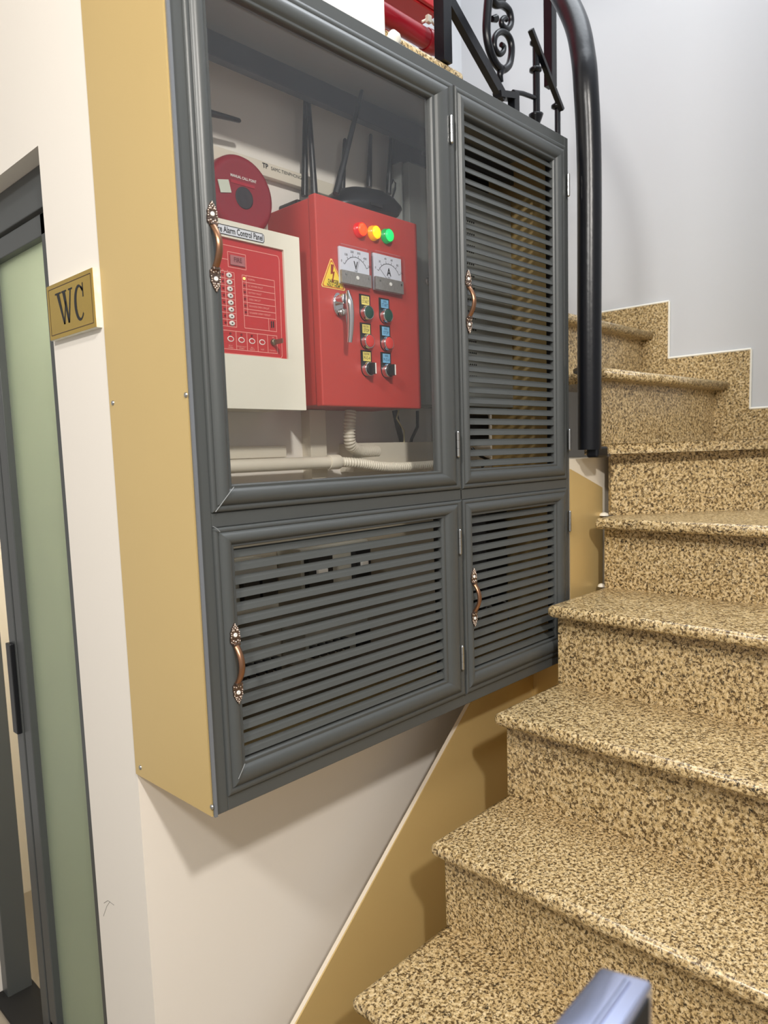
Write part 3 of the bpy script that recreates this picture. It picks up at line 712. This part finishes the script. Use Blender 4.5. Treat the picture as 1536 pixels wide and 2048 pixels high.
for q0, q1, y_ in ants:
    g = G(); antenna(g, onY(y_, *q0), onY(y_, *q1)); mk('antenna', g, BLACK, rt)
g = G(); p = onY(1.2, 785, 395); g.tube([p, p+Vector((.010, 0, .020)), p+Vector((.012, 0, .035)), p+Vector((.004, 0, .040)), p+Vector((-.002, 0, .030))], .0022, 7); mk('router_cable', g, BLACK, rt)
r2 = thing('wifi_router', (1.05, 1.22, .503), 'flat black wifi router half hidden behind the red control box with two antennas', 'router')
mk('router_shell', G().box(1.02, 1.10, 1.19, WY-.004, .5035, .522, 0, .005), BLACK, r2)
for q0, q1, y_ in (((609, 392), (611, 193), 1.235), ((629, 392), (616, 190), 1.20)):
    g = G(); antenna(g, onY(y_, *q0), onY(y_, *q1), .0066); mk('antenna', g, BLACK, r2)
r3 = thing('wifi_router', (.69, 1.2, .62), 'black wifi router high on the cabinet wall with one level antenna', 'router')
mk('router_shell', G().box(.645, .80, 1.215, WY-.001, .655, .77, 0, .006), BLACK, r3)
g = G(); antenna(g, onY(1.2, 405, 222), onY(1.2, 481, 242), .006); mk('antenna', g, BLACK, r3)

# plastic trunking and conduits
def trunk(name_, x0, x1, z0, z1, d_, label, vert=False):
    t = thing(name_, (x0, WY, z0), label, 'trunking')
    mk('trunking_base', G().box(x0, x1, WY-d_*.6, WY, z0+.001, z1-.001), PVC, t)
    mk('trunking_lid', G().box(x0-.0006, x1+.0006, WY-d_, WY-d_*.55, z0, z1, 0, .0012), PVC, t); return t
tr1 = trunk('cable_trunking', .63, 1.28, .569, .597, .018, 'white printed cable trunking running along the wall above the alarm panel')
p = onY(WY-.019, 525, 330)
g = G().text('TP', (p.x, WY-.0186, p.z), .013, wx=1.0, bold=.03); g.text('SAMC TIENPHONG', (p.x+.022, WY-.0186, p.z-.001), .0095, wx=1.0)
mk('lettering', g, INK, tr1)
tr2 = trunk('cable_trunking', 1.062, 1.108, -.095, .097, .03, 'white upright cable trunking below the red control box', True)
tr3 = trunk('cable_trunking', .64, 1.0, -.005, .020, .02, 'white level cable trunking behind the pale conduit pipe')
tr4 = trunk('cable_trunking', 1.175, 1.50, -.045, .022, .045, 'wide white cable trunking below the grey equipment cabinet')
g = G(); ya_ = 1.2
cp = thing('conduit_pipe', (.64, ya_, -.03), 'straight cream conduit pipe low behind the glass door', 'pipe')
za, zb2 = onY(ya_, 465, 930).z, onY(ya_, 660, 927).z
zc = (za+zb2)/2
mk('pipe', G().cyl((.64, ya_, zc), (1.098, ya_, zc), .0135, 20), PVC, cp)
mk('coupling', G().lathe((1.085, ya_, zc), (1, 0, 0), [(.0155, 0), (.0165, .003), (.0165, .03), (.0155, .033)], 20), PVC, cp)
def flex(name_, path, r, label):
    pts = [Vector(p) for p in path]; out = []
    for i in range(len(pts)-1):          # catmull-rom
        p0 = pts[max(i-1, 0)]; p1 = pts[i]; p2 = pts[i+1]; p3 = pts[min(i+2, len(pts)-1)]
        m_ = max(6, int((p2-p1).length/.0016))
        for k in range(m_):
            t = k/m_; out.append(.5*((2*p1)+(-p0+p2)*t+(2*p0-5*p1+4*p2-p3)*t*t+(-p0+3*p1-3*p2+p3)*t**3))
    out.append(pts[-1])
    rr_ = [r*(1.0 if (i//2) % 2 else .80) for i in range(len(out))]
    return tag(mk(name_, G().tube(out, rr_, 14), PVC), label, 'conduit')
flex('flexible_conduit', [(1.147, 1.185, .094), (1.14, 1.185, .055), (1.145, 1.19, .022), (1.168, 1.20, .010), (1.20, 1.212, .004), (1.26, 1.218, .002)], .014, 'ribbed white flexible conduit curving down from the red box')
flex('flexible_conduit', [(1.118, ya_, zc), (1.17, 1.19, -.024), (1.24, 1.183, -.034), (1.33, 1.183, -.038), (1.50, 1.188, -.036)], .0115, 'ribbed white flexible conduit joined to the straight pipe end')
cb1 = tag(mk('black_cable', G().tube([(1.335, 1.225, .10), (1.34, 1.22, .06), (1.36, 1.225, .02), (1.37, 1.23, .0)], .007, 10), BLACK), 'thick black cable hanging below the red box into the trunking', 'cable')
cb2 = tag(mk('black_cable', G().tube([(1.42, 1.225, .10), (1.415, 1.222, .06), (1.395, 1.225, .03), (1.39, 1.23, .0)], .004, 8), BLACK), 'thin dark cable hanging beside the thicker black cable', 'cable')
cb3 = tag(mk('yellow_cable', G().tube([(1.335, 1.212, .10), (1.325, 1.21, .08), (1.35, 1.21, .05), (1.355, 1.215, .01)], .002, 7), mat('pale_yellow_cable', (206, 196, 150), .5)), 'thin pale cable looping below the red box', 'cable')

# grey equipment cabinet behind the red box, reaching behind the louvres
ec = thing('equipment_cabinet', (1.56, 1.18, .108), 'light grey steel equipment cabinet with vent holes and a key lock beside the red box', 'cabinet')
mk('case', G().box(1.345, 1.778, 1.192, 1.232, .108, .676, 0, .002), LGREY, ec)
ed = mk('case_door', G().box(1.350, 1.776, 1.172, 1.190, .112, .672, 0, .002), LGREY, ec)
g = G(); p = onY(1.172, 855, 563)
g.lathe((p.x, 1.172, p.z), NY, [(.0095, 0), (.0095, .003), (.007, .004), (.0065, .009)], 20); g.box(p.x-.001, p.x+.001, 1.147, 1.163, p.z-.004, p.z+.004)
mk('lock', g, STEEL, ed)
g = G(); vz = onY(1.172, 930, 428); ve = onY(1.172, 936, 752)
for r_ in range(28):
    for c_ in range(5):
        x_ = vz.x-.002+.0085*c_+(.004 if r_ % 2 else 0); z_ = vz.z+(ve.z-vz.z)*r_/27
        g.cyl((x_, 1.1722, z_), (x_, 1.1712, z_), .0027, 6)
vh = mk('vent_holes', g, BLACKM, ed); vh['kind'] = 'stuff'
nsw = thing('network_switch', (1.5, 1.15, .65), 'black network switch on top of the grey equipment cabinet behind the louvres', 'network switch')
mk('switch_case', G().box(1.38, 1.70, 1.19, WY-.004, .682, .77, 0, .003), BLACK, nsw)
g = G()
for i in range(6): g.box(1.42+.045*i, 1.45+.045*i, 1.188, 1.191, .71, .73)
mk('port', g, mat('port_grey', (60, 62, 66), .4), nsw)
ups = thing('power_adapter', (1.5, 1.2, -.02), 'black power adapter block behind the lowest upper louvres', 'adapter')
mk('adapter_case', G().box(1.515, 1.64, 1.16, WY-.004, .012, .090, 0, .004), BLACK, ups)
mk('adapter_cord', G().tube([(1.56, 1.16, .002), (1.57, 1.14, -.02), (1.62, 1.15, -.03), (1.66, 1.2, -.05)], .004, 8), BLACK, ups)

# equipment behind the lower louvres
def breaker_box(x0, x1, z0, z1, label, rows):
    t = thing('breaker_box', (x0, 1.17, z0), label, 'breaker box')
    mk('box_shell', G().box(x0, x1, 1.17, WY-.006, z0, z1, 0, .003), mat('box_grey_white', (178, 176, 164), .5, var=.04), t)
    for (u0, u1, w0, w1) in rows:
        b_ = mk('breaker', G().box(x0+(x1-x0)*u0, x0+(x1-x0)*u1, 1.155, 1.172, z0+(z1-z0)*w0, z0+(z1-z0)*w1, 0, .001), BLACK, t)
        mk('breaker_switch', G().box(x0+(x1-x0)*(u0+.3*(u1-u0)), x0+(x1-x0)*(u1-.3*(u1-u0)), 1.148, 1.156, z0+(z1-z0)*(w0+.4*(w1-w0)), z0+(z1-z0)*(w0+.62*(w1-w0)), 0, .001), WHITE, b_)
    return t
def at(px_, py_, y_=1.17): return onY(y_, px_, py_)
p0, p1 = at(478, 1195), at(540, 1150); breaker_box(p0.x-.03, p1.x+.02, p0.z-.05, p1.z+.03, 'white breaker box nearest the gold side behind the lower louvres', [(.25, .55, .3, .75), (.6, .9, .3, .75)])
p0, p1 = at(615, 1170), at(725, 1115); breaker_box(p0.x-.015, p1.x+.02, p0.z-.02, p1.z+.04, 'wide white breaker box with two black breakers behind the lower louvres', [(.04, .38, .1, .8), (.72, .96, .1, .8)])
p0, p1 = at(480, 1370), at(555, 1300); breaker_box(p0.x-.02, p1.x+.01, p0.z-.02, p1.z+.02, 'low white breaker box with a row of small terminals near the copper handle', [(.1+.17*i, .22+.17*i, .35, .65) for i in range(5)])
p0, p1 = at(620, 1320), at(730, 1250); breaker_box(p0.x-.01, p1.x+.01, p0.z-.02, p1.z+.02, 'low white breaker box with terminals and one black breaker at its end', [(.05+.12*i, .13+.12*i, .3, .6) for i in range(5)]+[(.78, .96, .2, .8)])
jb = thing('junction_box', (1.45, 1.18, -.45), 'tall dark vented terminal box behind the small lower louvre door', 'terminal box')
p0, p1 = at(985, 1230), at(1012, 1010)
mk('box_shell', G().box(p0.x-.015, p1.x+.015, 1.18, WY-.006, -.46, -.14, 0, .003), mat('dark_box', (40, 40, 42), .5), jb)
for i in range(7): mk('terminal', G().box(p0.x-.008, p1.x+.008, 1.172, 1.181, -.44+.042*i, -.415+.042*i, 0, .001), BLACKM, jb)
for i in range(4):
    x = 1.40+.07*i
    tag(mk('loose_cable', G().tube([(x, 1.2, -.50), (x+.03, 1.16, -.44+.01*i), (x+.08, 1.15, -.43), (x+.13, 1.17, -.47), (x+.16, 1.2, -.52)], .0022, 6), mat('grey_cable', (150, 150, 146), .5)),
        'thin grey cable looping behind the small lower louvre door', 'cable', 'loose cables in the lower compartment')

# dark scuff on the cream wall
for pth in (((207, 1832), (214, 1812), (220, 1803)), ((208, 1806), (216, 1801), (228, 1810))):
    mk('wall_scuff', G().tube([onX(WX, *q_)+Vector((.0002, 0, 0)) for q_ in pth], .0008, 5), mat('scuff_grey', (150, 146, 140), .7), bpy.data.objects['wall_left'])
# ------------------------------------------------------------------ WC sign
sy0, sy1, sz0_, sz1_ = 1.269, 1.4655, .2345, .337
sg = thing('wc_sign', (WX, 1.37, sz0_), 'brass coloured acrylic WC sign on the cream wall by the frosted door', 'sign')
mk('acrylic_block', G().box(WX-.010, WX, sy0, sy1, sz0_, sz1_, 0, .0008), mat('acrylic_edge', (225, 222, 205), .08, spec=.6, var=.35, vscale=60), sg)
mk('sign_face', G().box(WX-.0112, WX-.010, sy0+.0008, sy1-.0008, sz0_+.0008, sz1_-.0008), BRASS, sg)
g = G(); xs = WX-.0115
def sp_(u, v): return Vector((xs, sy1-u*(sy1-sy0), sz0_+v*(sz1_-sz0_)))
e = .045; rect_lines_pts = [sp_(e, 1-e*1.9), sp_(1-e, 1-e*1.9), sp_(1-e, e*1.9), sp_(e, e*1.9)]
for i in range(4): g.line(rect_lines_pts[i], rect_lines_pts[(i+1) % 4], .0013, (-1, 0, 0))
mk('border_line', g, mat('brown_line', (64, 40, 20), .4), sg)
g = G()
def quad(*uv): g.poly([sp_(u, v) for u, v in uv])
T_, B_ = .78, .22
# W: thick down-strokes, thin up-strokes, slab serifs
quad((.225, T_), (.285, T_), (.375, B_), (.345, B_)); quad((.345, B_), (.375, B_), (.42, .62), (.405, .62))
quad((.355, T_), (.415, T_), (.475, B_), (.445, B_)); quad((.445, B_), (.475, B_), (.54, T_), (.515, T_))
quad((.19, T_), (.32, T_), (.32, T_+.03), (.19, T_+.03)); quad((.335, T_), (.44, T_), (.44, T_+.03), (.335, T_+.03)); quad((.485, T_), (.57, T_), (.57, T_+.03), (.485, T_+.03))
# C: crescent with a serif
outp, inp = [], []
for i in range(29):
    a_ = radians(42+276*i/28)
    outp.append((.70+.105*cos(a_), .50+.31*sin(a_))); inp.append((.712+.068*cos(a_), .50+.265*sin(a_)))
for i in range(28): quad(outp[i], outp[i+1], inp[i+1], inp[i])
quad((.775, .58), (.795, .58), (.795, .82), (.778, .82)); quad((.74, .745), (.79, .66), (.79, .72), (.755, .775))
mk('lettering', g, INK, sg)

# ------------------------------------------------------------------ railing
YRL = 1.28
rl = thing('stair_railing', (1.652*K, .872*K, 0), 'black wrought iron stair railing with scroll work and bent round post', 'railing')
nx, ny = 1.652*K, .872*K
path = [(nx, ny, -.012), (nx, ny, .33), (nx, ny, .72)]
top = [(1172, 175), (1166, 110), (1155, 55), (1136, 10), (1112, -30), (1080, -70)]
for i, (x, y) in enumerate(top):
    yv = ny+.012*i+.006*i*i; path.append(tuple(onY(yv, x, y)))
pp = [Vector(p) for p in path]; sm = []
for i in range(len(pp)-1):
    p0 = pp[max(i-1, 0)]; p1 = pp[i]; p2 = pp[i+1]; p3 = pp[min(i+2, len(pp)-1)]
    for k in range(6):
        t = k/6; sm.append(.5*((2*p1)+(-p0+p2)*t+(2*p0-5*p1+4*p2-p3)*t*t+(-p0+3*p1-3*p2+p3)*t**3))
sm.append(pp[-1])
mk('newel_post', G().tube(sm, .0312, 24), IRON, rl)
g = G(); g.box(nx-.012, nx+.05, ny-.03, ny+.004, -.034, -.004, 0, .006); mk('post_foot', g, IRON, rl)
g = G(); g.cyl((nx, ny, .212), (nx+.11, ny+.10, .212), .009, 10); g.ball((nx+.04, ny+.003, .209), .014); mk('tie_bar', g, IRON, rl)
def R(x, y, yy_=YRL): return onY(yy_, x, y)
def bar_(x0, y0, x1, y1, w, dep, nm, ya_=YRL):
    a_, b_ = R(x0, y0, ya_), R(x1, y1, ya_); t = (b_-a_).normalized(); k = Vector((-t.z, 0, t.x))*w/2
    mk(nm, G().prism([a_-k, b_-k, b_+k, a_+k], (0, dep, 0)), IRON, rl)
def vbar(x, ytop, z0, w, nm, ya_=YRL, sq=True):
    p = R(x, ytop, ya_)
    if sq: mk(nm, G().box(p.x-w/2, p.x+w/2, ya_-w/2, ya_+w/2, z0, p.z, 0, .0015), IRON, rl)
    else: mk(nm, G().cyl((p.x, ya_, z0), (p.x, ya_, p.z), w/2, 14), IRON, rl)
    return p
pz = vbar(879, -260, T11, .034, 'baluster'); vbar(1098, -260, R(1098, 172).z, .030, 'baluster')
vbar(1027, 186, T8, .026, 'baluster'); q = vbar(1072, 88, T8, .022, 'baluster', YRL, False); vbar(1115, 205, T8, .019, 'baluster', YRL, False)
bar_(888, -30, 1012, 195, .030, .02, 'bottom_rail', YRL-.010); bar_(1003, 186, 1032, 190, .018, .03, 'rail_toe', YRL-.015)
bar_(1066, 57, 1128, 219, .012, .016, 'bottom_rail', YRL-.022)
g = G(); g.tube([R(1026, 184), R(1045, 187), R(1070, 196)], .007, 8); mk('tie_bar', g, IRON, rl)
g = G()
for x, y, r_ in ((1071, 138, .019), (1068, 84, .013), (1113, 211, .017)):
    p = R(x, y); g.lathe((p.x, YRL, p.z-.006), (0, 0, 1), [(r_*.6, -.004), (r_, 0), (r_, .007), (r_*.6, .011)], 16)
mk('baluster_collar', g, IRON, rl)
p = R(1072, 240); g = G().lathe((p.x, YRL, p.z-.02), (0, 0, 1), [(.014, -.03), (.018, -.02), (.010, -.006), (.012, .008), (.021, .030), (.023, .036), (.012, .038)], 16); mk('baluster_cup', g, IRON, rl)
def scroll(pix, r0, r1, nm='scroll'):
    pts = [R(x, y) for x, y in pix]; out = []
    for i in range(len(pts)-1):
        p0 = pts[max(i-1, 0)]; p1 = pts[i]; p2 = pts[i+1]; p3 = pts[min(i+2, len(pts)-1)]
        for k in range(5):
            t = k/5; out.append(.5*((2*p1)+(-p0+p2)*t+(2*p0-5*p1+4*p2-p3)*t*t+(-p0+3*p1-3*p2+p3)*t**3))
    out.append(pts[-1]); n = len(out)
    mk(nm, G().tube(out, [r0+(r1-r0)*i/(n-1) for i in range(n)], 10), IRON, rl)
# outlines read off the photograph, standing on the railing plane
scroll([(984, -60), (978, -10), (975, 20), (973, 60), (978, 95), (990, 125), (1005, 139), (1018, 130), (1023, 105), (1021, 82), (1012, 67), (1000, 64), (990, 74), (989, 95), (998, 108), (1006, 104), (1008, 94), (1002, 89)], .0135, .007)
scroll([(978, -12), (990, 8), (1005, 10), (1018, 22), (1022, 45), (1015, 58), (1005, 52), (1003, 42), (1009, 36), (1014, 40)], .012, .007)
scroll([(984, 38), (992, 37)], .008, .011); scroll([(990, 2), (1003, 3), (1010, -8), (1004, -20)], .009, .007); scroll([(1003, 138), (1000, 150), (1003, 165)], .013, .006)

# red hydrant cabinet and pipe on the landing
hy = thing('hydrant_cabinet', (1.6, 1.47, 1.18), 'red fire hydrant cabinet above the upper landing behind the black post', 'hydrant cabinet')
yf = 1.42; e0 = onY(yf, 841, 0); e1 = onY(yf, 866, 17); xr = onY(yf, 884, 30).x
zbt = (e0.z+e1.z)/2
mk('cabinet_shell', G().box(1.42, xr, yf+.012, yf+.20, zbt, zbt+.7, 0, .003), mat('hydrant_red', (206, 32, 38), .35, var=.03), hy)
mk('cabinet_door', G().box(1.425, xr-.004, yf, yf+.011, zbt+.004, zbt+.69, 0, .003), MATS['hydrant_red'], hy)
rp_ = thing('hydrant_pipe', (1.5, 1.40, 1.03), 'dark red fire pipe lying on the granite landing below the hydrant cabinet', 'pipe')
PR = mat('pipe_red', (150, 18, 34), .3, var=.05)
pa, pb = onY(1.40, 782, 38), onY(1.40, 868, 88)
zz = (pa.z+pb.z)/2
mk('pipe', G().cyl((1.36, 1.40, zz), (pb.x+.02, 1.40, zz), .026, 20), PR, rp_)
m_ = pa.lerp(pb, .78)
mk('pipe_coupling', G().lathe((m_.x, 1.40, zz), (1, 0, 0), [(.028, 0), (.030, .003), (.030, .04), (.028, .043)], 20), PR, rp_)
g = G(); g.tube([(m_.x-.03, 1.385, zz+.028), (m_.x-.012, 1.372, zz+.040), (m_.x+.01, 1.375, zz+.032), (m_.x+.05, 1.38, zz+.040)], .0035, 7); g.box(m_.x-.022, m_.x-.006, 1.368, 1.38, zz+.026, zz+.046, 0, .002)
mk('pipe_wire_tie', g, PVC, rp_)

# ------------------------------------------------------------------ chrome housing close to the lens, out of focus
ZT = -.375
fl, fr_, nr, nl = onZ(ZT, 1200, 1928), onZ(ZT, 1308, 1958), onZ(ZT, 1190, 2150), onZ(ZT, 1015, 2150)
ctr = (fl+fr_+nr+nl)/4
fg = thing('chrome_housing', (ctr.x, ctr.y, TZ[0]), 'shiny chrome housing with black side on a thin post in front of the steps', 'housing')
bm = bmesh.new(); dn = Vector((0, 0, -.075))
vt = [bm.verts.new(v) for v in (fl, fr_, nr, nl)]; vb = [bm.verts.new(v+dn) for v in (fl, fr_, nr, nl)]
bm.faces.new(vt); bm.faces.new(vb[::-1])
for i in range(4): bm.faces.new((vt[i], vt[(i+1) % 4], vb[(i+1) % 4], vb[i]))
bmesh.ops.bevel(bm, geom=bm.edges[:], offset=.0045, segments=4, affect='EDGES', profile=.5)
bmesh.ops.recalc_face_normals(bm, faces=bm.faces[:])
me = bpy.data.meshes.new('housing_shell'); bm.to_mesh(me); bm.free()
me.materials.append(mat('chrome_cool', (206, 216, 252), .17, metal=.9, var=.05))
for p in me.polygons: p.use_smooth = True
o = bpy.data.objects.new('housing_shell', me); COL.objects.link(o); attach(o, fg)
sd = (nr-fr_).normalized(); nout = Vector((-sd.y, sd.x, 0))
if nout.dot(fr_-fl) < 0: nout = -nout
q0 = fr_+sd*.012+Vector((0, 0, -.006)); q1 = nr-sd*.008+Vector((0, 0, -.006))
mk('side_inset', G().prism([q0, q1, q1+Vector((0, 0, -.062)), q0+Vector((0, 0, -.062))], nout*.0012), BLACKM, fg)
mk('ridge', G().tube([fl.lerp(fr_, .62)+sd*.010+Vector((0, 0, .0002)), nl.lerp(nr, .62)-sd*.01+Vector((0, 0, .0002))], .0022, 8), MATS['chrome_cool'], fg)
mk('post', G().cyl((ctr.x, ctr.y, TZ[0]), (ctr.x, ctr.y, ZT-.07), .012, 16), BLACK, fg)
